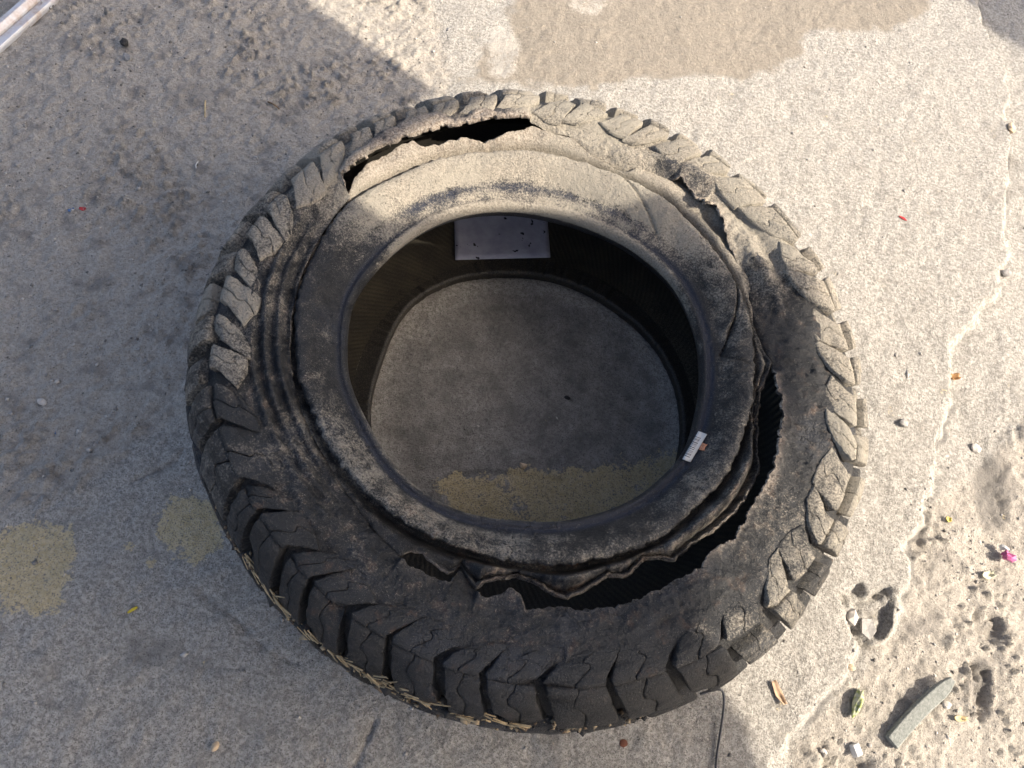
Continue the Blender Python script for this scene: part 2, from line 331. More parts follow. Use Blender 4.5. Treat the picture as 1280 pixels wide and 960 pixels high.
# silhouette of the casing measured around
sil = [(-155.9, 1.014), (-178, 1.016), (165, 1.014), (150, 1.012), (132, 1.014), (117, 1.012), (105, 1.012), (90, 1.010), (73, 1.010), (58, 1.012), (45, 1.010), (31, 1.006), (16, 1.0), (0, .996), (-26, .992), (-39, .998), (-51, .998), (-73, 1.0), (-96, .992), (-123, .99), (-135, .994), (-147, 1.008)]
SC = ptable([a for a, _ in sil], [b for _, b in sil], 6)
WOB = ptable(np.arange(0, 360, 9), RS.randn(40)*.0022, 3)
LIFT = ptable([20, 50, 80, 105, 130, 160, 185, 210, 300], [.002, .006, .009, .010, .009, .006, .003, 0, 0], 8)
def casing(th, s, h=0.):              # angle (deg), arc position relative to the shoulder corner, height
    x = np.clip(s+S0, 0, ss[-1]); r = np.interp(x, ss, PS[:, 0]); z = np.interp(x, ss, PS[:, 1])
    nr = np.interp(x, ss, NRM[:, 0]); nz = np.interp(x, ss, NRM[:, 1])
    k = SC(th); f = sstep(.30, .36, r); r = r*(1+(k-1)*f)+h*nr; z = z + h*nz + (WOB(th)+LIFT(th)*sstep(.315, .35, r))*sstep(.05, .15, z)
    a = np.radians(th); return np.stack([r*np.cos(a), r*np.sin(a), z], -1)

def dust_tab(v): return ptable([a for a, _ in v], [b for _, b in v], 5)
D_SIDE = dust_tab([(100, .70), (75, .74), (55, .74), (38, .60), (28, .24), (10, .18), (-5, .20), (-20, .38), (-32, .32), (-42, .16), (-60, .16), (-90, .20), (-115, .27), (-135, .32), (-155, .33), (-175, .34), (168, .46), (150, .72), (135, .70), (118, .62)])
D_RING = dust_tab([(110, .86), (80, .84), (60, .80), (45, .52), (20, .36), (-20, .36), (-50, .36), (-80, .34), (-105, .46), (-125, .44), (-145, .36), (-165, .22), (175, .22), (160, .55), (148, .84), (130, .86)])
D_LUG = dust_tab([(100, .74), (60, .74), (30, .72), (5, .68), (-10, .60), (-25, .52), (-40, .40), (-52, .26), (-62, .14), (-90, .13), (-120, .18), (-140, .32), (-155, .48), (-175, .60), (165, .72), (140, .78)])

# --- outer casing: torn sidewall edge -> shoulder -> tread base -> underside
NR = 64
def profile_rows(th, r0):             # for every column: arc positions from the torn edge outward
    x0 = np.interp(r0, PS[:150, 0], ss[:150]) ; x0 = np.clip(x0, 0, None)
    u = np.linspace(0, 1, NR)
    u = np.where(u < .45, u/.45*.5, .5+(u-.45)/.55*.5)
    xs_ = S0 - .030
    a = np.minimum(u/.5, 1); b = np.maximum((u-.5)/.5, 0)
    return x0[:, None]*(1-a) + xs_*a + (ss[-1]-xs_)*b[None, :]
XS = profile_rows(TH, rout)
TT = np.repeat(TH[:, None], NR, 1)
Pc = casing(TT, XS-S0)
rr = np.hypot(Pc[..., 0], Pc[..., 1])
# where the tear lies inside the profile's first radius keep the measured radius
ringr = np.where(XS <= 1e-6, rout[:, None], rr)
dist = rr-rout[:, None]
# wrinkles, dents and curled lips of the torn sidewall
wr = (fbm(TT*.16, rr*55, 101, 3)-.5)*.009*sstep(.375, .34, rr)
fold_t = sstep(25, 45, TT)*sstep(115, 90, TT)              # crumpled upper right
ridge = np.sin((rr*140+np.sin(np.radians(TT*5))*1.6+TT*.06)*1.0)*.0040*fold_t*sstep(.37, .335, rr)
lip_up = np.exp(-np.maximum(dist, 0)/.010)*openm[:, None]
curl = ptable([110, 125, 133, 140, 148, 100, 90, 60, 45, 10, -10, -40, -60, -80, -90, -110, 180], [.004, .003, .007, .005, .003, .003, .002, .006, .004, .004, .006, .002, -.004, -.003, 0, .001, 0], 2)(TH)
left = sstep(165, 180, np.mod(TT, 360))*sstep(250, 215, np.mod(TT, 360))
steps = (np.sin((rr-CREASE(TT))*2*np.pi/.0145)*.0032)*left*sstep(.062, .04, rr-CREASE(TT))
Pc[..., 2] += (fbm(TT*1.1, rr*190, 103, 3)-.5)*.0030*sstep(.375, .35, rr)
Pc[..., 2] += wr + ridge + lip_up*curl[:, None] + steps
# seam side sinks to meet the flap where nothing is torn away
Pc[..., 2] -= (1-openm)[:, None]*np.exp(-np.maximum(dist, 0)/.012)*.006
bulge = np.exp(-((np.mod(TT, 360)-318)/14)**2)*np.exp(-((rr-.335)/.03)**2)*.004
Pc[..., 2] += bulge
top = sstep(.10, .17, Pc[..., 2])
dustv = D_SIDE(TT)*np.where(XS-S0 < -.012, 1, .85)*top*sstep(.39, .37, rr) + .22*sstep(.37, .39, rr)*top + .3*(1-top)
patch = sstep(.55, .7, fbm(TT*.12, rr*24, 131, 3))*.34*(D_SIDE(TT) > .5)          # bare patches where the dust has been rubbed off
cordv = np.exp(-np.maximum(dist, 0)/.0035)*openm[:, None]*ptable([0, 20, 60, 120, 150, 200, 240, 270, 300, 330, 345], [.7, .6, .8, .9, .7, .1, .35, .25, .2, .6, .8], 3)(TH)[:, None]
me = mesh_np('casing', Pc.reshape(-1, 3), grid_faces(NT, NR, True, True))
set_attr(me, 'dust', dustv); set_attr(me, 'clean', patch); set_attr(me, 'cord', cordv)
set_attr(me, 'rust', .35*sstep(.38, .34, rr)+.8*sstep(.06, .03, Pc[..., 2]))
cas = link(me, 'casing', [RUB, CORD], tyre)
def solid(o, th, off=-1, rim=1):
    md = o.modifiers.new('solidify', 'SOLIDIFY'); md.thickness = th; md.offset = off; md.use_rim = True; md.material_offset_rim = rim; md.use_quality_normals = False
solid(cas, .0035)
cas['label'] = 'tread casing with jagged torn sidewall edge'

# --- torn inner flap between the bead ring and the tear
NF = 26
u = np.linspace(0, 1, NF)[None, :]
r0 = (rc-.014)[:, None]; r1 = (rin+under*.034)[:, None]; rf = r0+(r1-r0)*u
TTf = np.repeat(TH[:, None], NF, 1)
wid = np.clip((r1-rc[:, None])/.03, 0, 1.6)
zb = np.interp(rf, PS[:150, 0], PS[:150, 1])
low = ptable([110, 150, 180, 230, 260, 290, 330, 0, 20, 40, 70, 90], [.030, .024, .012, .012, .020, .024, .022, .024, .020, .018, .022, .026], 5)(TH)[:, None]
endz = ptable([110, 125, 140, 150, 165, 200, 230, 250, 262, 275, 285, 300, 320, 340, 355, 10, 20, 40, 55, 80, 98], [.000, .003, .001, -.002, -.006, -.006, -.006, -.006, -.004, -.012, -.006, -.012, -.012, -.014, -.012, -.008, -.007, -.010, -.012, -.006, -.003], 3)(TH)[:, None]
v = np.clip((rf-rc[:, None])/np.maximum(r1-rc[:, None], 1e-4), 0, 1)
valley = np.exp(-((rf-rc[:, None]-.002)/.009)**2)*low
zf = zb - valley*(1-v**2*.8) + endz*v**2
brside = sstep(255, 275, np.mod(TTf, 360))*(np.mod(TTf, 360) < 364) + sstep(30, 5, np.mod(TTf, 360))*(np.mod(TTf, 360) < 60)
zf += brside*wid*(.012*np.exp(-((v-.42)/.20)**2) - .010*np.exp(-((v-.76)/.09)**2) + .004*np.exp(-((v-.92)/.07)**2))
wave = np.sin(np.radians(TTf*11))*.004*v*brside
zf += wave + (fbm(TTf*.35, rf*90, 141, 4)-.5)*.006*v
topw = sstep(100, 112, TTf)*sstep(160, 150, TTf)
zf -= under[:, None]*.006*sstep(.2, .6, v)
zf += topw*(.004*v + .002*np.sin(np.radians(TTf*29)))
foldt = sstep(40, 55, TTf)*sstep(108, 95, TTf)
zf += foldt*np.sin((rf*130+np.sin(np.radians(TTf*6))*1.8+TTf*.05))*.005*v
Pf = np.stack([rf*np.cos(np.radians(TTf)), rf*np.sin(np.radians(TTf)), zf], -1)
me = mesh_np('sidewall_flap', Pf.reshape(-1, 3), grid_faces(NT, NF, True, True))
DF = dust_tab([(110, .98), (80, .85), (60, .85), (45, .72), (32, .66), (20, .42), (0, .36), (-25, .40), (-50, .34), (-75, .30), (-100, .24), (-130, .36), (-160, .36), (178, .4), (162, .65), (150, .95), (130, 1.0)])
set_attr(me, 'dust', DF(TTf)); set_attr(me, 'clean', np.zeros(rf.size)); set_attr(me, 'rust', brside*.6+.15)
set_attr(me, 'cord', (sstep(.86, .98, v)*openm[:, None]*.5*(1-topw)+topw*.55*v))
flap = link(me, 'sidewall_flap', [RUB, CORD], tyre); solid(flap, .0045)
flap['label'] = 'ragged inner sidewall strip curling at the tear'

# --- upper bead ring
rl = LIP(TH)[:, None]; rcc = (rc+.0015)[:, None]; wd = rcc-rl
prof = [(-1, .020, .118), (-1, .010, .132), (-1, .003, .146), (-1, .0, .156), (-1, .0008, .1635), (-1, .004, .1675), (-1, .0075, .1685), (-1, .0095, .1672), (-1, .0125, .1675), (-1, .015, .1705)]
rows = []; tv = []
for _, dr, z in prof: rows.append((rl+dr+0*rcc, np.full((NT, 1), z))); tv.append(0)
for t, z in [(.40, .1755), (.50, .181), (.60, .1858), (.70, .1898), (.79, .1925), (.87, .1942), (.94, .1942), (.985, .192)]:
    rows.append((rl+wd*t, np.full((NT, 1), z))); tv.append(t)
for dr, z in [(.0005, .188), (-.001, .183), (-.005, .178), (-.012, .173), (-.022, .168)]: rows.append((rcc+dr, np.full((NT, 1), z))); tv.append(1)
Rr = np.hstack([a for a, _ in rows]); Zr = np.hstack([b for _, b in rows]); nr_ = Rr.shape[1]
# refine along the profile
K = 3; xi = np.linspace(0, nr_-1, (nr_-1)*K+1)
Rr = np.stack([np.interp(xi, np.arange(nr_), Rr[i]) for i in range(NT)]); Zr = np.stack([np.interp(xi, np.arange(nr_), Zr[i]) for i in range(NT)])
for _ in range(2):
    Rr[:, 1:-1] = .25*Rr[:, :-2]+.5*Rr[:, 1:-1]+.25*Rr[:, 2:]; Zr[:, 1:-1] = .25*Zr[:, :-2]+.5*Zr[:, 1:-1]+.25*Zr[:, 2:]
nr_ = Rr.shape[1]; TR = np.repeat(TH[:, None], nr_, 1); tf = np.clip((Rr-rl)/wd, 0, 1)
Zr += (fbm(TR*.16, Rr*60, 151, 4)-.5)*.004*sstep(.2, .5, tf) + (fbm(TR*.9, Rr*200, 155, 3)-.5)*.0012*sstep(.15, .3, tf)
Rr += ((vnoise(TR*2.3, TR*0, 157)-.5)*.002 + (vnoise(TR*.6, TR*0, 158)-.5)*.003)*sstep(.9, 1., tf)
Zr += WOB(TR*1.0+70)*1.0*sstep(.1, .6, tf)
# a cut across the ring on its right side and a nick above it
for a0, sl, dp in ((27.0, 34., .007), (17.5, -8., .0025), (11.5, 6., .0018), (73., 30., .0035), (-96., 10., .0015)):
    q = (TR-360*(TR > 180)) - a0 - sl*(tf-.6); Zr -= dp*np.exp(-(q/.55)**2)*sstep(.25, .5, tf)*(1-.4*sstep(.9, 1, tf))
q = (TR-360*(TR > 180)); Zr -= .006*sstep(0, 1, np.clip((q-22)/5, 0, 1))*sstep(0, 1, np.clip((30+18*(tf-.6)-q)/3, 0, 1))*np.exp(-((tf-.62)/.2)**2)
Pr = np.stack([Rr*np.cos(np.radians(TR)), Rr*np.sin(np.radians(TR)), Zr], -1)
me = mesh_np('bead_ring', Pr.reshape(-1, 3), grid_faces(NT, nr_, True, True))
qd = D_RING(TR); seat = np.exp(-((Rr-rl-.0105)/.0055)**2)*(Zr > .15)
set_attr(me, 'dust', np.where(Zr < .152, qd*.3, qd)*np.where(tf > .995, .2, 1)); set_attr(me, 'cord', np.zeros(Rr.size))
botseat = ptable([110, 150, 175, 200, 240, 280, 320, 350, 20, 50, 75, 95], [.25, .3, .5, .3, .55, .8, .8, .7, .7, .6, .45, .3], 5)(TH)[:, None]
speck = .70*np.exp(-((tf-.34)/.13)**2)*(.75+.5*vnoise(TR*.3, Rr*60, 171))*ptable([60, 80, 110, 140, 155, 170, 30], [.4, .8, .75, .8, .4, 0, 0], 5)(TH)[:, None]
set_attr(me, 'clean', seat*botseat+speck); set_attr(me, 'rust', ptable([235, 245, 255, 265, 280, 200, 60], [.1, .8, 1.3, .7, .1, .1, .0], 2)(TR)*sstep(.4, .6, tf))
ring = link(me, 'bead_ring', RUB, tyre); ring['label'] = 'smooth raised ring around the rim opening'

# --- inner liner with its fine ribs: under the shoulder, the tread, the lower sidewall
LP = np.array([(.358, .178), (.366, .176), (.376, .168), (.382, .150), (.385, .112), (.381, .070), (.368, .040), (.340, .024), (.300, .018), (.262, .019), (.240, .023)])
lt = np.r_[0, np.cumsum(np.hypot(*np.diff(LP, axis=0).T))]; lx_ = np.linspace(0, lt[-1], 80)
LPs = np.stack([np.interp(lx_, lt, LP[:, k]) for k in (0, 1)], 1)
for _ in range(6): LPs[1:-1] = .25*LPs[:-2]+.5*LPs[1:-1]+.25*LPs[2:]
ltan = np.gradient(LPs, axis=0); ltan /= np.linalg.norm(ltan, axis=1)[:, None]; ln = np.stack([ltan[:, 1], -ltan[:, 0]], 1)
NL = 2880; TL = np.arange(NL)*360./NL; TLm = np.repeat(TL[:, None], 80, 1)
ph = (TLm + lx_[None, :]*110)*2*np.pi/1.6
rib = .0022*np.maximum(0, np.sin(ph))**.7*sstep(.05, .1, lx_[None, :])*(.3+.7*sstep(.345, .365, LPs[None, :, 0]))
lrr = LPs[None, :, 0]+rib*ln[None, :, 0]; lzz = LPs[None, :, 1]+rib*ln[None, :, 1]
Pl = np.stack([lrr*np.cos(np.radians(TLm)), lrr*np.sin(np.radians(TLm)), lzz+0*TLm], -1)
me = mesh_np('inner_liner', Pl.reshape(-1, 3), grid_faces(NL, 80, True, False)); set_attr(me, 'dust', .12+.5*sstep(.30, .24, lrr)*sstep(60, 20, np.abs(TLm-20)))
rb_ = np.sin(ph)*.5+.5; kk = sstep(.345, .365, lrr); set_attr(me, 'rib', (rb_*kk+(.30+.12*rb_)*(1-kk))*sstep(.05, .1, lx_[None, :])); link(me, 'inner_liner', LINER, tyre)
# --- lower bead
bx, br = pol([(463, 522), (480, 451), (514, 380), (577, 348), (630, 344), (697, 350), (742, 369), (780, 395), (817, 429), (840, 470), (851, 515), (851, 552)], .022)
LB = ptable(np.r_[bx, -30, -60, -90, -120], np.r_[br, .218, .216, .216, .216], 6)(TH)[:, None]
bp = [(.030, .0205), (.014, .022), (.006, .0255), (.0015, .0255), (0, .022), (.0, .012), (.004, .005), (.02, .001), (.08, .0005), (.105, .004)]
Rb = np.hstack([LB+a for a, _ in bp]); Zb = np.hstack([np.full((NT, 1), b) for _, b in bp]); TB = np.repeat(TH[:, None], len(bp), 1)
Zb = Zb + (vnoise(TB*.7, TB*0, 161)-.5)*.003*(Zb > .01)
Pb = np.stack([Rb*np.cos(np.radians(TB)), Rb*np.sin(np.radians(TB)), Zb], -1)
me = mesh_np('lower_bead', Pb.reshape(-1, 3), grid_faces(NT, len(bp), True, False)); set_attr(me, 'dust', .22+0*Zb)
link(me, 'lower_bead', LINER, tyre)

# --- tread blocks
GRO = [('W', 267, 382), ('S', 262, 425), ('W', 258, 470), ('S', 265, 530), ('W', 280, 610), ('S', 312, 645), ('W', 340, 700), ('S', 380, 732), ('W', 431, 767), ('S', 487, 794), ('W', 547, 827), ('S', 603, 844), ('W', 674, 853), ('S', 762, 855), ('W', 839, 834), ('S', 906, 804), ('W', 951, 759), ('S', 984, 725), ('W', 1012, 680), ('S', 1032, 635), ('W', 1049, 579), ('S', 1060, 535), ('W', 1063, 487), ('S', 1055, 441), ('W', 1047, 395), ('S', 1028, 345), ('W', 1008, 305), ('S', 967, 253), ('W', 926, 213), ('S', 890, 185), ('W', 851, 160), ('S', 813, 144), ('W', 770, 133), ('S', 724, 121), ('W', 682, 115), ('S', 623, 110), ('W', 575, 112), ('S', 531, 122), ('W', 492, 133), ('S', 456, 150), ('W', 424, 167), ('S', 384, 194), ('W', 344, 225), ('S', 322, 262), ('W', 299, 300), ('S', 283, 338)]
ga = np.unwrap(np.radians(pol([(x, y) for _, x, y in GRO], .205)[0])); ga = np.degrees(ga); NG = len(GRO)
if ga[-1] < ga[0]: ga = -ga
dega = 1/(.39*math.pi/180)            # degrees per metre at the shoulder
def groove_off(s):                    # chevron: both ends run to larger angles
    return np.where(s < 0, -s*.80, s*.42)*dega
def block_mesh(th_a, th_b, s0, s1, h0, h1, wa0, wa1, wb0, wb1, sipe, seed, inner_pt=0.):
    """a block between two grooves; wa*/wb* half groove widths at s0 and s1 (metres)"""
    rs = np.random.RandomState(seed); NA, NB = 5, 12; Vs = []; Fs = []; At = []
    bs = np.linspace(0, 1, NB); s = s0+(s1-s0)*bs
    fa = wa0+(wa1-wa0)*bs; fb = wb0+(wb1-wb0)*bs
    off = groove_off(s); ta = th_a+off+(fa+rs.uniform(-.0011, .0011, NB))*dega; tb = th_b+off-(fb+rs.uniform(-.0011, .0011, NB))*dega
    chips = [(rs.choice([0., 1.]), rs.choice([0., 1., rs.rand()]), rs.uniform(.3, .75), rs.uniform(.12, .3)) for _ in range(rs.choice([0, 1, 2, 2]))]   # broken corners
    zig = .5 + rs.uniform(-.06, .06) + np.interp(bs, [0, .35, .5, 1], [.12, -.12, .10, -.05])*rs.uniform(.6, 1.2)
    parts = [(np.zeros(NB), zig-sipe, ), (zig+sipe, np.ones(NB))] if sipe else [(np.zeros(NB), np.ones(NB))]
    hh = np.interp(bs, [0, .12, .5, 1], [h0, h0*1.05, h0+(h1-h0)*.36, h1])
    tilt = rs.uniform(-.0009, .0009); dh = rs.uniform(-.0006, .0008)
    for lo, hi in parts:
        o = len(Vs); rows_ = []
        aa = np.array([-.0, .06, .5, .94, 1.0]); hk = np.array([.92, 1, 1.0, 1, .92])
        G = np.zeros((NA+2, NB, 3))
        for k in range(NA):
            f = lo+(hi-lo)*aa[k]; t = ta+(tb-ta)*f
            sh = s.copy()
            cf = (np.maximum(0, 1-f/.5) if inner_pt > 0 else np.maximum(0, (f-.5)/.5)); sh = sh + abs(inner_pt)*cf*(1-bs)**1.5
            h = hh*hk[k]+tilt*(f-.5)*2+dh; h[0] *= .85; h[-1] *= .93
            for ca, cb, cd_, cw in chips: h = h*(1-cd_*np.exp(-((f-ca)/(cw*1.3))**2-((bs-cb)/cw)**2))
            G[k+1] = casing(t, sh, h+rs.uniform(-.0007, .0007, NB))
            if k in (0, NA-1): G[0 if k == 0 else NA+1] = casing(t+(-.2 if k == 0 else .2)*(0.5), sh, -.0015)
        # close the ends
        E0 = np.stack([casing(ta[:1]+(tb-ta)[:1]*(lo[0]+(hi[0]-lo[0])*x), np.array([s0-.001+ abs(inner_pt)*((max(0, 1-(lo[0]+(hi[0]-lo[0])*x)/.5)) if inner_pt > 0 else max(0, ((lo[0]+(hi[0]-lo[0])*x)-.5)/.5))]), -.0015)[0] for x in (0, 0, .06, .5, .94, 1, 1)])
        E1 = np.stack([casing(ta[-1:]+(tb-ta)[-1:]*(lo[-1]+(hi[-1]-lo[-1])*x), np.array([s1+.001]), -.0015)[0] for x in (0, 0, .06, .5, .94, 1, 1)])
        H = np.concatenate([E0[:, None], G, E1[:, None]], 1); n, m = H.shape[:2]
        Vs.extend(H.reshape(-1, 3)); Fs.append(grid_faces(n, m, False, True)+o)
    return np.array(Vs), np.vstack(Fs)
def add_block(name, th_a, th_b, *a, dk=1., **k):
    V_, F_ = block_mesh(th_a, th_b, *a, **k); me = mesh_np(name, V_, F_)
    tm = .5*(th_a+th_b); n = len(V_)
    rr_ = np.hypot(V_[:, 0], V_[:, 1])
    # dust lies on the tops, not on flanks below the running surface
    d = D_LUG(np.full(n, tm))*dk + random.uniform(-.10, .10)
    set_attr(me, 'dust', d); set_attr(me, 'clean', np.zeros(n)+random.uniform(0, .08)); set_attr(me, 'cord', np.zeros(n))
    set_attr(me, 'rust', np.zeros(n)+random.choice([0, .1, .1, .5]))
    return link(me, name, RUB, tyre, smooth=False)
for i in range(NG):
    kind = GRO[i][0]; a = ga[i]; b = ga[(i+1) % NG] + (360 if i == NG-1 else 0)
    if b < a: a, b = b, a
    near = 212 < ((a+b)/2) % 360 < 312
    def hw(k, s_in): return (.0016 if near else .0050) if k == 'W' and s_in else (.0058 if near else .0095) if k == 'W' else (-.0008 if s_in else (.0036 if near else .0060))
    ka = kind; kb = GRO[(i+1) % NG][0]
    mid = (a+b)/2; crumple = 1.0
    inr = -.031+random.uniform(-.003, .003)+(.010 if 104 < mid % 360 < 150 else 0)
    sp = random.choice([.006, .007, .009, .012]); sp = sp*(.5 if -130 < (mid+180) % 360-180 < -60 else 1)
    # sidewall lug
    add_block('sidewall_lug', a, b, inr, .003, (.0012 if 215 < mid % 360 < 310 else .0030 if 160 < mid % 360 < 225 else .0016), .0115, hw(ka, 1), hw(ka, 0), hw(kb, 1), hw(kb, 0), sp, 300+i, inner_pt=(.011 if ka == 'W' else -.011))
    # shoulder block on the tread face: full on one half, set back on the other
    st = .0034 if near else .0055 if ka == 'W' else .018
    add_block('shoulder_block', a, b, st, .052, (.0116 if near else .0140), .0145, hw(ka, 0) if near else .0095 if ka == 'W' else .006, .0062 if near else .0100, hw(kb, 0) if near else .0095 if kb == 'W' else .006, .0062 if near else .0100, sp, 400+i, dk=.95)
    add_block('tread_block', a+2.2, b+2.2, .060, .104, .0145, .0145, .008, .008, .008, .008, 0, 500+i, dk=.6)
    if 190 < mid % 360 < 380 or mid % 360 < 20: add_block('tread_block', a-1.5, b-1.5, .112, .150, .0140, .0120, .008, .008, .008, .008, 0, 600+i, dk=.6)

# --- white patch label inside and barcode sticker on the ring
def patch_on(fn, nu, nv, name, mat, parent, quad):
    pts = []
    for i in range(nu):
        for j in range(nv):
            u_, v_ = i/(nu-1), j/(nv-1); q = [np.array(p, float) for p in quad]
            px = (q[0]*(1-u_)+q[1]*u_)*(1-v_)+(q[3]*(1-u_)+q[2]*u_)*v_
            pts.append(fn(px))
    return np.array(pts), grid_faces(nu, nv)
def hit_profile(px, prof_r, prof_z, off):     # ray against a surface of revolution (r,z) about C0
    d = ray([px])[0]; best = None; lo = None
    for z in np.linspace(.30, 0.0, 1201):
        t = (z-CAM[2])/d[2]; p = CAM+t*d; r = math.hypot(p[0]-C0[0], p[1]-C0[1])
        zz = np.interp(r, prof_r, prof_z)
        if z <= zz+off: return p-C0
    return p-C0
LOWR = np.r_[.20, LPs[::-1][:40, 0]]; LOWZ = np.r_[.022, LPs[::-1][:40, 1]]
def label_material():
    m = M('label_paper'); n = m.noise(40, 5, .6); s = m.noise(70, 2, .5)
    c = m.mix(m.ramp(n, .3, .7), (.28, .28, .34), (.38, .38, .44)); c = m.mix(m.ramp(s, .69, .705), c, (.02, .02, .022))
    return m.out(c, .75, m.bump(n, .002), .3)
V_, F_ = patch_on(lambda px: hit_profile(px, LOWR, LOWZ, .0026), 22, 12, 'x', None, None, [(569, 325), (688, 322), (682, 246), (567, 246)])
me = mesh_np('paper_label', V_, F_); o = link(me, 'paper_label', label_material(), tyre); solid(o, .0006, 1, 0)
o['label'] = 'white paper label stuck inside the tire'
def barcode_material():
    m = M('barcode_sticker'); uv = m.t.nodes.new('ShaderNodeAttribute'); uv.attribute_name = 'along'
    ac = m.attr('across')
    c = m.t.nodes.new('ShaderNodeTexNoise'); c.noise_dimensions = '1D'; m.link(m.math('MULTIPLY', uv.outputs['Fac'], 34.), c.inputs['W']); c.inputs['Scale'].default_value = 1; c.inputs['Detail'].default_value = 1
    bars = m.ramp(c.outputs['Fac'], .50, .53); inside = m.math('MULTIPLY', m.math('GREATER_THAN', uv.outputs['Fac'], .10), m.math('LESS_THAN', uv.outputs['Fac'], .84))
    inside = m.math('MULTIPLY', inside, m.math('LESS_THAN', ac, .62))
    col = m.mix(m.math('MULTIPLY', bars, inside), (.56, .56, .54), (.05, .05, .06))
    return m.out(col, .5, None, .4)
rt_, zt_ = [], []
def ring_hit(px, off=.0016):
    d = ray([px])[0]
    for z in np.linspace(.215, .14, 1501):
        t = (z-CAM[2])/d[2]; p = CAM+t*d-C0; a = math.degrees(math.atan2(p[1], p[0])) % 360; r = math.hypot(p[0], p[1])
        i = int(a/360*NT) % NT; k = slice(14, nr_-10)
        if z <= np.interp(r, Rr[i, k], Zr[i, k])+off: return p
    return p
quad = [(853, 574), (863, 578), (884, 543), (873, 539)]
V_, F_ = patch_on(ring_hit, 5, 14, 'x', None, None, quad)
me = mesh_np('barcode_sticker', V_, F_)
set_attr(me, 'along', np.tile(np.linspace(0, 1, 14), 5)); set_attr(me, 'across', np.repeat(np.linspace(0, 1, 5), 14))
o = link(me, 'barcode_sticker', barcode_material(), tyre); solid(o, .0005, 1, 0); o['label'] = 'small white barcode sticker on the bead ring'
V_, F_ = patch_on(lambda p: ring_hit(p, .0014), 4, 4, 'x', None, None, [(874, 562), (880, 563), (884, 556), (877, 553)])
V_[:, :2] += RS.randn(len(V_), 2)*.0004
me = mesh_np('sticker_scrap', V_, F_); o = link(me, 'sticker_scrap', plain('orange_paper', (.55, .24, .13), .8, .3, 300), tyre); solid(o, .0005, 1, 0)

# ------------------------------------------------------------------ shade: added unseen sheets shaped to cast it, between the sun and the tyre
H = 1.5
def shade_blocker(name, Q, label, posts):
    bm = bmesh.new(); off = LS[:2]/LS[2]*H
    vs_ = [bm.verts.new((x+off[0], y+off[1], H)) for x, y in Q]; f = bm.faces.new(vs_)
    r = bmesh.ops.extrude_face_region(bm, geom=[f]); bmesh.ops.translate(bm, vec=(0, 0, .02), verts=[e for e in r['geom'] if isinstance(e, bmesh.types.BMVert)])
    bmesh.ops.recalc_face_normals(bm, faces=bm.faces)
    me = bpy.data.meshes.new('blocker_sheet'); bm.to_mesh(me); bm.free()
    root = bpy.data.objects.new(name, None); COL.objects.link(root)
    link(me, 'blocker_sheet', plain('blocker_cloth', (.45, .42, .38), .9), root, False)
    for x, y in posts:
        bm = bmesh.new(); bmesh.ops.create_cone(bm, cap_ends=True, segments=12, radius1=.03, radius2=.03, depth=H-.002, matrix=Matrix.Translation((x, y, H/2)))
        me = bpy.data.meshes.new('blocker_post'); bm.to_mesh(me); bm.free(); link(me, 'blocker_post', plain('blocker_steel', (.35, .35, .35), .5), root, True)
    tag(root, label, 'shade_blocker', kind='structure'); return root
QA = [(-1.9, 1.19), (-.556, .627), (-.281, .512), (-.36, .36), (-.46, .25), (-.53, .15), (-.50, .105), (-.412, .100), (-.30, .165), (-.20, .204), (-.140, .216), (-.125, .245), (-.104, .269), (-.059, .253), (-.003, .194), (.020, .155), (.022, .184), (.045, .203), (.066, .199), (.080, .172), (.084, .115), (.095, .05), (.093, .006), (.080, -.051), (.054, -.114), (.022, -.186), (.012, -.232), (.012, -.285), (.10, -.302), (.25, -.296), (.33, -.284), (.362, -.289), (.396, -.32), (.421, -.362), (.45, -.45), (.47, -.7), (.47, -2.2), (-1.9, -2.2)]
offx = LS[0]/LS[2]*H
shade_blocker('shade_blocker', QA, 'added sheet on posts, out of view, shaped to shade the tire', [(offx-1.7, -2.1), (offx+.3, -2.1)])
QB = [(.672-.4, 1.201+.225), (.672, 1.201), (.784, 1.138), (1.3, .85), (2.0, 1.2), (1.2, 2.6), (.3, 2.6)]
shade_blocker('shade_blocker', QB, 'second added sheet, out of view, shaped to shade the far right corner of the concrete', [(offx+.6, 2.5), (offx+1.0, 2.5)])

# ------------------------------------------------------------------ loose things on the ground
def blob_mesh(name, sx, sy, sz, seed, sub=2, rough=.25, flat=0.):
    bm = bmesh.new(); bmesh.ops.create_icosphere(bm, subdivisions=sub, radius=1)
    rs = np.random.RandomState(seed); W = rs.randn(6, 3); A = rs.uniform(.3, 1, 6)
    for v_ in bm.verts:
        c = np.array(v_.co); k = 1+rough*sum(a*math.sin(2.2*(w_@c)+i) for i, (a, w_) in enumerate(zip(A, W)))/2.2
        c = c*k; c[2] = max(c[2], -.6) if flat else c[2]
        v_.co = (c[0]*sx, c[1]*sy, c[2]*sz)
    lo = min(v_.co.z for v_ in bm.verts)
    for v_ in bm.verts: v_.co.z -= lo
    me = bpy.data.meshes.new(name); bm.to_mesh(me); bm.free(); return me
def place(o, px, rz=0., sink=0.0015, tilt=(0, 0)):
    p = atz([px], 0.)[0]; o.location = (p[0], p[1], gz(p[0], p[1])-sink); o.rotation_euler = (tilt[0], tilt[1], rz); return o
def wdir(a, b):
    A_, B_ = atz([a, b], 0.); return math.atan2(B_[1]-A_[1], B_[0]-A_[0]), float(np.hypot(*(B_-A_)[:2]))
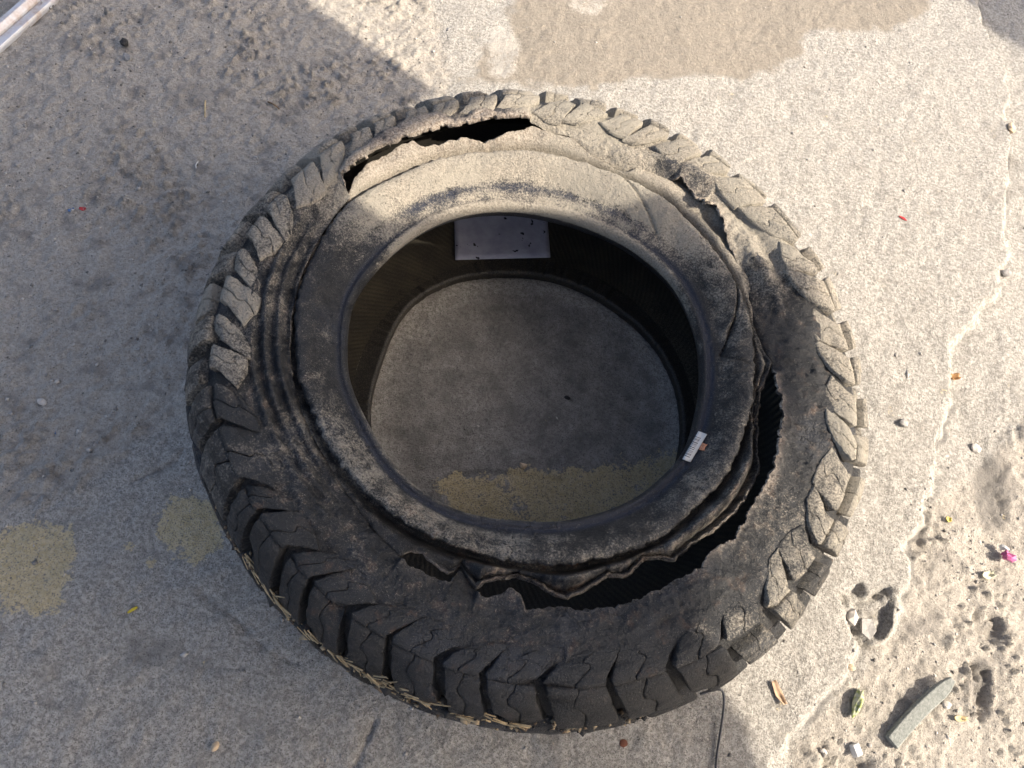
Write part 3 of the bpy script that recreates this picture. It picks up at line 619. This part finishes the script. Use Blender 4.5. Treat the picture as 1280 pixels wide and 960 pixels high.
def pebble(name, px, d, mat, seed, label, cat, group=None, asp=(1, .8, .6), rz=0., rough=.22, sub=2, sink=.001):
    o = link(blob_mesh(name, d/2*asp[0], d/2*asp[1], d/2*asp[2], seed, sub, rough), name, mat, None, sub > 2)
    place(o, px, rz, sink); return tag(o, label, cat, group)
def sheet(name, px, L, Wd, mat, seed, label, cat, rz=0., curl=.3, th=.0008, nu=9, nv=5, taper=.35, group=None):
    """a thin curled scrap with real thickness"""
    rs = np.random.RandomState(seed); u_ = np.linspace(-1, 1, nu); v2 = np.linspace(-1, 1, nv); U_, V2 = np.meshgrid(u_, v2, indexing='ij')
    wk = 1-taper*np.abs(U_)**2 + rs.uniform(-.12, .12, (nu, 1))
    X = U_*L/2+rs.randn(nu, nv)*L*.012; Y = V2*Wd/2*wk; Zs = curl*Wd*(V2**2*.5+.35*U_**2)+Wd*.10*np.sin(U_*3+rs.rand()*6)+rs.randn(nu, nv)*Wd*.03
    Zs -= Zs.min(); me = mesh_np(name, np.stack([X, Y, Zs], -1).reshape(-1, 3), grid_faces(nu, nv)); o = link(me, name, mat); solid(o, th, 1, 0)
    place(o, px, rz, .0005); return tag(o, label, cat, group)
def tube(name, pts, r, mat, parent=None):
    cu = bpy.data.curves.new(name, 'CURVE'); cu.dimensions = '3D'; sp_ = cu.splines.new('NURBS'); sp_.points.add(len(pts)-1)
    for q, p in zip(sp_.points, pts): q.co = (*p, 1)
    sp_.use_endpoint_u = True; sp_.order_u = 3; cu.bevel_depth = r; cu.bevel_resolution = 2; cu.use_fill_caps = True
    t = bpy.data.objects.new('tmp', cu); COL.objects.link(t); dg = bpy.context.evaluated_depsgraph_get()
    me = bpy.data.meshes.new_from_object(t.evaluated_get(dg)); bpy.data.objects.remove(t); bpy.data.curves.remove(cu); me.name = name
    return link(me, name, mat, parent)

# grey plastic strip
m = M('grey_plastic'); n = m.noise(300, 4, .7); g = m.noise(900, 2)
GPL = m.out(m.mix(m.ramp(n, .35, .65), (.17, .18, .165), (.27, .28, .255)), .75, m.bump(g, .0012), .35)
az, ln_ = wdir((1118, 928), (1190, 851)); wd_ = .0185
bm = bmesh.new(); nseg = 10; prof_ = [(-.5, 0), (.5, 0), (.5, .0065), (.42, .0085), (-.42, .0085), (-.5, .0065)]
rings_ = []
for i in range(nseg+1):
    f = i/nseg; k = 1-.55*max(0, f-.86)/.14 if f > .86 else 1; sh = .22*max(0, f-.86)/.14
    bend = .003*math.sin(f*math.pi); zz = .004*f
    rings_.append([bm.verts.new(((f-.5)*ln_, (y*k+sh*.5)*wd_+bend, z+zz)) for y, z in prof_])
for a_, b_ in zip(rings_[:-1], rings_[1:]):
    for k in range(6): bm.faces.new([a_[k], b_[k], b_[(k+1) % 6], a_[(k+1) % 6]])
bm.faces.new(rings_[0][::-1]); bm.faces.new(rings_[-1]); bmesh.ops.recalc_face_normals(bm, faces=bm.faces)
me = bpy.data.meshes.new('plastic_strip'); bm.to_mesh(me); bm.free()
strip = link(me, 'plastic_strip', GPL, None, False); place(strip, (1154, 889), az, -.003, (0, -.03))
tag(strip, 'flat grey plastic strip lying on the gravelly concrete below the tire', 'plastic strip')
mo = strip.modifiers.new('bevel', 'BEVEL'); mo.width = .0008; mo.segments = 2
WHITE = plain('white_chip', (.62, .61, .58), .6, .1, 200)
# white chip: broken-off corner block
bm = bmesh.new(); bmesh.ops.create_cube(bm, size=1)
for v_ in bm.verts: v_.co = (v_.co.x*.011+random.uniform(-.0015, .0015), v_.co.y*.014+random.uniform(-.0015, .0015), (v_.co.z+.5)*.010)
bmesh.ops.bevel(bm, geom=bm.edges[:], offset=.0009, segments=1, affect='EDGES')
me = bpy.data.meshes.new('white_chip'); bm.to_mesh(me); bm.free(); o = link(me, 'white_chip', WHITE, None, False); place(o, (1077, 938), .5, 0.001)
tag(o, 'small white block-shaped chip beside the grey plastic strip', 'chip')
m = M('green_peel'); n = m.noise(160, 4); GP = m.out(m.mix(m.ramp(n, .4, .6), (.50, .50, .36), (.26, .31, .09)), .6, None, .4)
az, L_ = wdir((1070, 896), (1079, 862))
o = link(blob_mesh('green_sliver', L_/2, .0048, .007, 8, 3, .3), 'green_sliver', GP); place(o, (1074, 879), az, .0005); tag(o, 'pale green and white sliver standing left of the grey plastic strip', 'sliver')
LEAF = plain('dry_leaf', (.38, .26, .17), .8, .3, 120); ORG = plain('orange_leaf', (.36, .20, .08), .7, .35, 150); TAN = plain('tan_husk', (.55, .42, .22), .7, .2, 150)
sheet('dry_leaf', (972, 866), .030, .010, LEAF, 3, 'curled brown dry leaf on the sunlit concrete right of the wire', 'leaf', -.9, .5)
sheet('seed_husk', (1207, 898), .018, .007, TAN, 4, 'tan seed husk at the right of the grey plastic strip', 'husk', .25, .5)
sheet('orange_leaf', (1198, 468), .016, .012, ORG, 6, 'small orange-brown leaf beside the slab edge at right', 'leaf', .4, .6)
sheet('yellow_flake', (1191, 647), .009, .008, plain('yellow_flake', (.55, .45, .12), .7), 7, 'tiny yellow flake on the ground right of the slab edge', 'flake', .2, .3)
sheet('paper_scrap', (1242, 717), .020, .011, plain('cream_paper', (.55, .52, .38), .8), 8, 'crumpled cream paper scrap under the pink wrapper', 'paper scrap', .5, .7)
pk = bpy.data.objects.new('candy_wrapper', None); COL.objects.link(pk); p = atz([(1262, 693)], 0.)[0]; pk.location = (p[0], p[1], gz(p[0], p[1])); tag(pk, 'crumpled pink and white wrapper near the right edge', 'wrapper')
me = blob_mesh('pink_foil', .0085, .0065, .007, 12, 2, .5); link(me, 'pink_foil', plain('pink_foil', (.42, .09, .22), .35, .3, 200), pk, False)
me = blob_mesh('white_twist', .006, .0045, .005, 13, 2, .5); q = link(me, 'white_twist', WHITE, pk, False); q.location = (-.004, .009, .004)
REDM = plain('red_plastic', (.45, .03, .035), .5)
sheet('red_scrap', (1128, 273), .015, .005, REDM, 14, 'small red plastic scrap on the bright concrete at right', 'scrap', -.35, .4, taper=.8)
sheet('red_flake', (104, 262), .009, .006, REDM, 15, 'tiny red flake in the shaded dirt at left', 'flake', .3, .4)
BLU = plain('blue_plastic', (.08, .16, .34), .5)
sheet('blue_flake', (90, 264), .009, .006, BLU, 16, 'tiny blue flake next to the red flake in the dirt', 'flake', .8, .4)
sheet('blue_flake', (72, 541), .007, .005, BLU, 17, 'tiny blue flake below the white pebble at far left', 'flake', .1, .4)
sheet('yellow_sliver', (165, 762), .012, .0035, plain('yellow_plastic', (.65, .50, .04), .5), 18, 'small bright yellow sliver on the concrete at lower left', 'sliver', .9, .3)
PALE = plain('pale_stone', (.50, .46, .41), .8, .15, 200); GREY = plain('grey_stone', (.30, .285, .265), .85, .2, 200); BLK = plain('black_crumb', (.025, .024, .024), .7, .3, 200)
BEI = plain('beige_stone', (.55, .42, .28), .75, .15, 200)
pebble('pebble', (1229, 556), .016, PALE, 21, 'round pale pebble right of the slab edge near the picture border', 'pebble', asp=(1, .95, .5))
pebble('pebble', (1262, 338), .018, GREY, 22, 'grey pebble lodged in the slab edge at upper right', 'pebble')
pebble('pebble', (1264, 160), .022, BEI, 23, 'broken tan stone stuck in the crack at top right', 'stone', asp=(.7, 1.3, .7), rough=.4)
pebble('pebble', (1190, 880), .012, PALE, 24, 'small white pebble touching the upper right of the plastic strip', 'pebble')
pebble('pebble', (1036, 940), .009, PALE, 25, 'small pale pebble left of the white chip', 'pebble')
pebble('pebble', (1065, 834), .011, BEI, 26, 'small beige pebble at the slab edge below the pothole', 'pebble')
pebble('pebble', (1068, 770), .020, PALE, 27, 'white broken stone lying inside the pothole', 'stone', rough=.6, asp=(.8, 1.2, .7), sub=1, sink=.002)
pebble('pebble', (1088, 785), .022, GREY, 28, 'grey broken stone lying inside the pothole', 'stone', rough=.6, asp=(.8, 1.1, .5), sub=1, sink=.004)
pebble('pebble', (52, 502), .012, PALE, 29, 'white pebble in the shaded dirt at far left', 'pebble')
pebble('pebble', (269, 933), .010, BEI, 30, 'oval beige pebble on the concrete at the bottom left', 'pebble', asp=(.8, 1.1, .7), sub=3)
pebble('pebble', (1128, 530), .014, GREY, 31, 'grey stone on the bright concrete right of the tire', 'stone', rough=.35)
pebble('pebble', (653, 584), .010, BEI, 32, 'small tan stone on the ground inside the tire', 'stone', rough=.35)
pebble('rubber_crumb', (158, 58), .013, BLK, 33, 'black rubber crumb standing in the dirt near the metal rail', 'crumb', rough=.4, asp=(1, 1, 1))
pebble('rubber_crumb', (709, 497), .008, BLK, 34, 'black rubber crumb on the ground inside the tire', 'crumb', rough=.5)
pebble('stone_clod', (160, 73), .015, GREY, 35, 'grey clod just below the black crumb in the dirt', 'clod', rough=.35, asp=(1.2, .8, .6))
pebble('rust_spot', (779, 929), .010, plain('rusty_crumb', (.16, .06, .035), .9), 36, 'rusty brown crumb on the concrete under the tire', 'crumb', asp=(1, .9, .25))
TW = plain('twig_bark', (.20, .13, .075), .85)
def twig(px, name, r, mat, label):
    P_ = atz(px, 0.); return tag(tube(name, [(x, y, gz(x, y)+r*.8+.001) for x, y, _ in P_], r, mat), label, 'twig')
twig([(335, 128), (342, 131), (349, 137)], 'twig', .0012, TW, 'short curved brown twig in the dirt above the tire')
twig([(257, 127), (256, 135), (256, 146)], 'straw', .0009, TAN, 'short pale straw in the dirt left of the twig')
twig([(246, 212), (244, 208), (248, 203)], 'straw', .0009, WHITE, 'tiny white splinter in the dirt by the upper left of the tire')
# wire loop sticking out from under the tyre
Pw = atz([(872, 868), (886, 862), (896, 863), (901, 874), (902, 893), (899, 920), (895, 948), (893, 985)], 0.)
hz = [.010, .020, .020, .012, .006, .004, .003, .003]
wire = tube('wire', [(a_[0], a_[1], gz(a_[0], a_[1])+h_) for a_, h_ in zip(Pw, hz)], .0016, plain('dark_wire', (.05, .05, .052), .4, .2, 200, spec=.6))
tag(wire, 'thin black wire bent out from under the bottom of the tire', 'wire')
# metal rail, upper left
m = M('rail_metal'); n = m.noise(14, 5, .6); n2_ = m.noise(200, 3)
RAIL = m.out(m.mix(m.ramp(n, .42, .62), (.55, .56, .58), m.mix(m.ramp(n2_, .4, .6), (.44, .36, .31), (.52, .47, .43))), m.ramp(n, .3, .7, .35, .6), None, .5, .35)
A_ = atz([(0, 69)], 0.)[0]; B_ = atz([(77, 0)], 0.)[0]; C_ = atz([(0, 33)], 0.)[0]
d_ = (B_-A_)[:2]; d_ /= np.linalg.norm(d_); nrm = np.array([-d_[1], d_[0]]); W_ = abs((C_-A_)[:2]@nrm)*.92
sgn = np.sign((C_-A_)[:2]@nrm); nrm = nrm*sgn
pr = [(0, 0), (0, .006), (.04, .010), (.36, .011), (.40, .008), (.44, .013), (.60, .020), (.80, .020), (.97, .012), (1., .004), (1., 0)]
bm = bmesh.new(); ends = []
for e in (-.9, 1.1): ends.append([bm.verts.new((A_[0]+d_[0]*e+nrm[0]*W_*a_, A_[1]+d_[1]*e+nrm[1]*W_*a_, z_+.0005)) for a_, z_ in pr])
k = len(pr)
for i in range(k): bm.faces.new([ends[0][i], ends[1][i], ends[1][(i+1) % k], ends[0][(i+1) % k]])
bm.faces.new(ends[0]); bm.faces.new(ends[1][::-1]); bmesh.ops.recalc_face_normals(bm, faces=bm.faces)
me = bpy.data.meshes.new('metal_rail'); bm.to_mesh(me); bm.free(); rail = link(me, 'metal_rail', RAIL, None, False)
mo = rail.modifiers.new('bevel', 'BEVEL'); mo.width = .0012; mo.segments = 2; mo.limit_method = 'ANGLE'
tag(rail, 'worn silvery metal rail lying on the dirt in the upper left corner', 'rail')

# gravel: uncountable grit strewn over dirt and concrete
def scatter(name, N, fn, mats, size, parent=None, seed=5):
    rs = np.random.RandomState(seed); bmv = []
    base_ = np.array([(1, 0, 0), (-1, 0, 0), (0, 1, 0), (0, -1, 0), (0, 0, 1), (0, 0, -1)], float)
    bf = np.array([(0, 2, 4), (2, 1, 4), (1, 3, 4), (3, 0, 4), (2, 0, 5), (1, 2, 5), (3, 1, 5), (0, 3, 5)])
    Vs, Fs, Ms = [], [], []
    for i in range(N):
        p = fn(rs)
        if p is None: continue
        d = size*np.exp(rs.randn()*.45); b = base_*(1+rs.uniform(-.35, .35, (6, 1)))*d*np.array([1, rs.uniform(.5, 1), rs.uniform(.4, .8)])
        a_ = rs.rand()*6.283; c_, s_ = math.cos(a_), math.sin(a_); b = b@np.array([[c_, s_, 0], [-s_, c_, 0], [0, 0, 1]])
        Fs.append(bf+len(Vs)*6); Vs.append(b+np.array(p)); Ms += [rs.randint(len(mats))]*8
    me = mesh_np(name, np.concatenate(Vs), np.concatenate(Fs)); o = link(me, name, mats, parent, False); me.polygons.foreach_set('material_index', Ms); return tag(o, kind='stuff')
def spot(rs):
    x, y = rs.uniform(X0+.1, X1-.1), rs.uniform(Y0+.2, Y1-.1); r = math.hypot(x-C0[0], y-C0[1])
    if r < .40 and r > .2: return None
    i = int((x-X0)/STEP); j = int((y-Y0)/STEP); w_ = .10+.9*dirt[i, j]
    if r < .25: w_ = .05
    return (x, y, Z[i, j]+.0004) if rs.rand() < w_*(.3+vnoise(np.array([x*9]), np.array([y*9]), 4)[0]) else None
T = RS.rand(1)
g = scatter('gravel', 26000, spot, [GREY, PALE, plain('dark_grit', (.17, .158, .142), .9), GREY], .0015)
g['label'] = 'loose grit and small stones strewn over the dirt and concrete'

# crumbled, frayed lower edge of the tread on the near side
def crumb_spot(rs):
    t = rs.uniform(-136, -58); s_ = rs.uniform(.056, .085); p = casing(np.array([t]), np.array([s_]), rs.uniform(.002, .0135))[0]; return tuple(p)
scatter('torn_crumbs', 1100, crumb_spot, [BLK, BLK, plain('tan_crumb', (.32, .25, .16), .9), plain('brown_crumb', (.12, .085, .055), .9)], .0024, tyre, 9)
def fibre_mesh():
    rs = np.random.RandomState(3); Vs, Fs = [], []
    for i in range(130):
        t0 = rs.choice([-122, -112, -104, -96, -84])+rs.uniform(-5, 5); s_ = rs.normal(.048, .004); L_ = rs.uniform(.5, 3.); n = 5; dd = rs.uniform(.0004, .0010)
        t = np.linspace(t0, t0+L_, n); h = .0135+rs.uniform(-.004, .002)+np.linspace(0, rs.uniform(-.002, .004), n); s2 = s_+np.linspace(0, rs.normal(0, .005), n)
        P_ = casing(t, s2, h); Q_ = casing(t, s2+dd*2, h); R_ = casing(t, s2+dd, h+dd*1.6); o = len(Vs)*15
        ring_ = np.stack([P_, R_, Q_], 1).reshape(-1, 3); Vs.append(ring_)
        for a_ in range(n-1):
            for b_ in range(3): Fs.append([o+a_*3+b_, o+a_*3+(b_+1) % 3, o+(a_+1)*3+(b_+1) % 3, o+(a_+1)*3+b_])
    return mesh_np('frayed_cords', np.concatenate(Vs), np.array(Fs))
tag(link(fibre_mesh(), 'frayed_cords', plain('straw_cord', (.40, .30, .17), .85, .4, 90), tyre), kind='stuff')
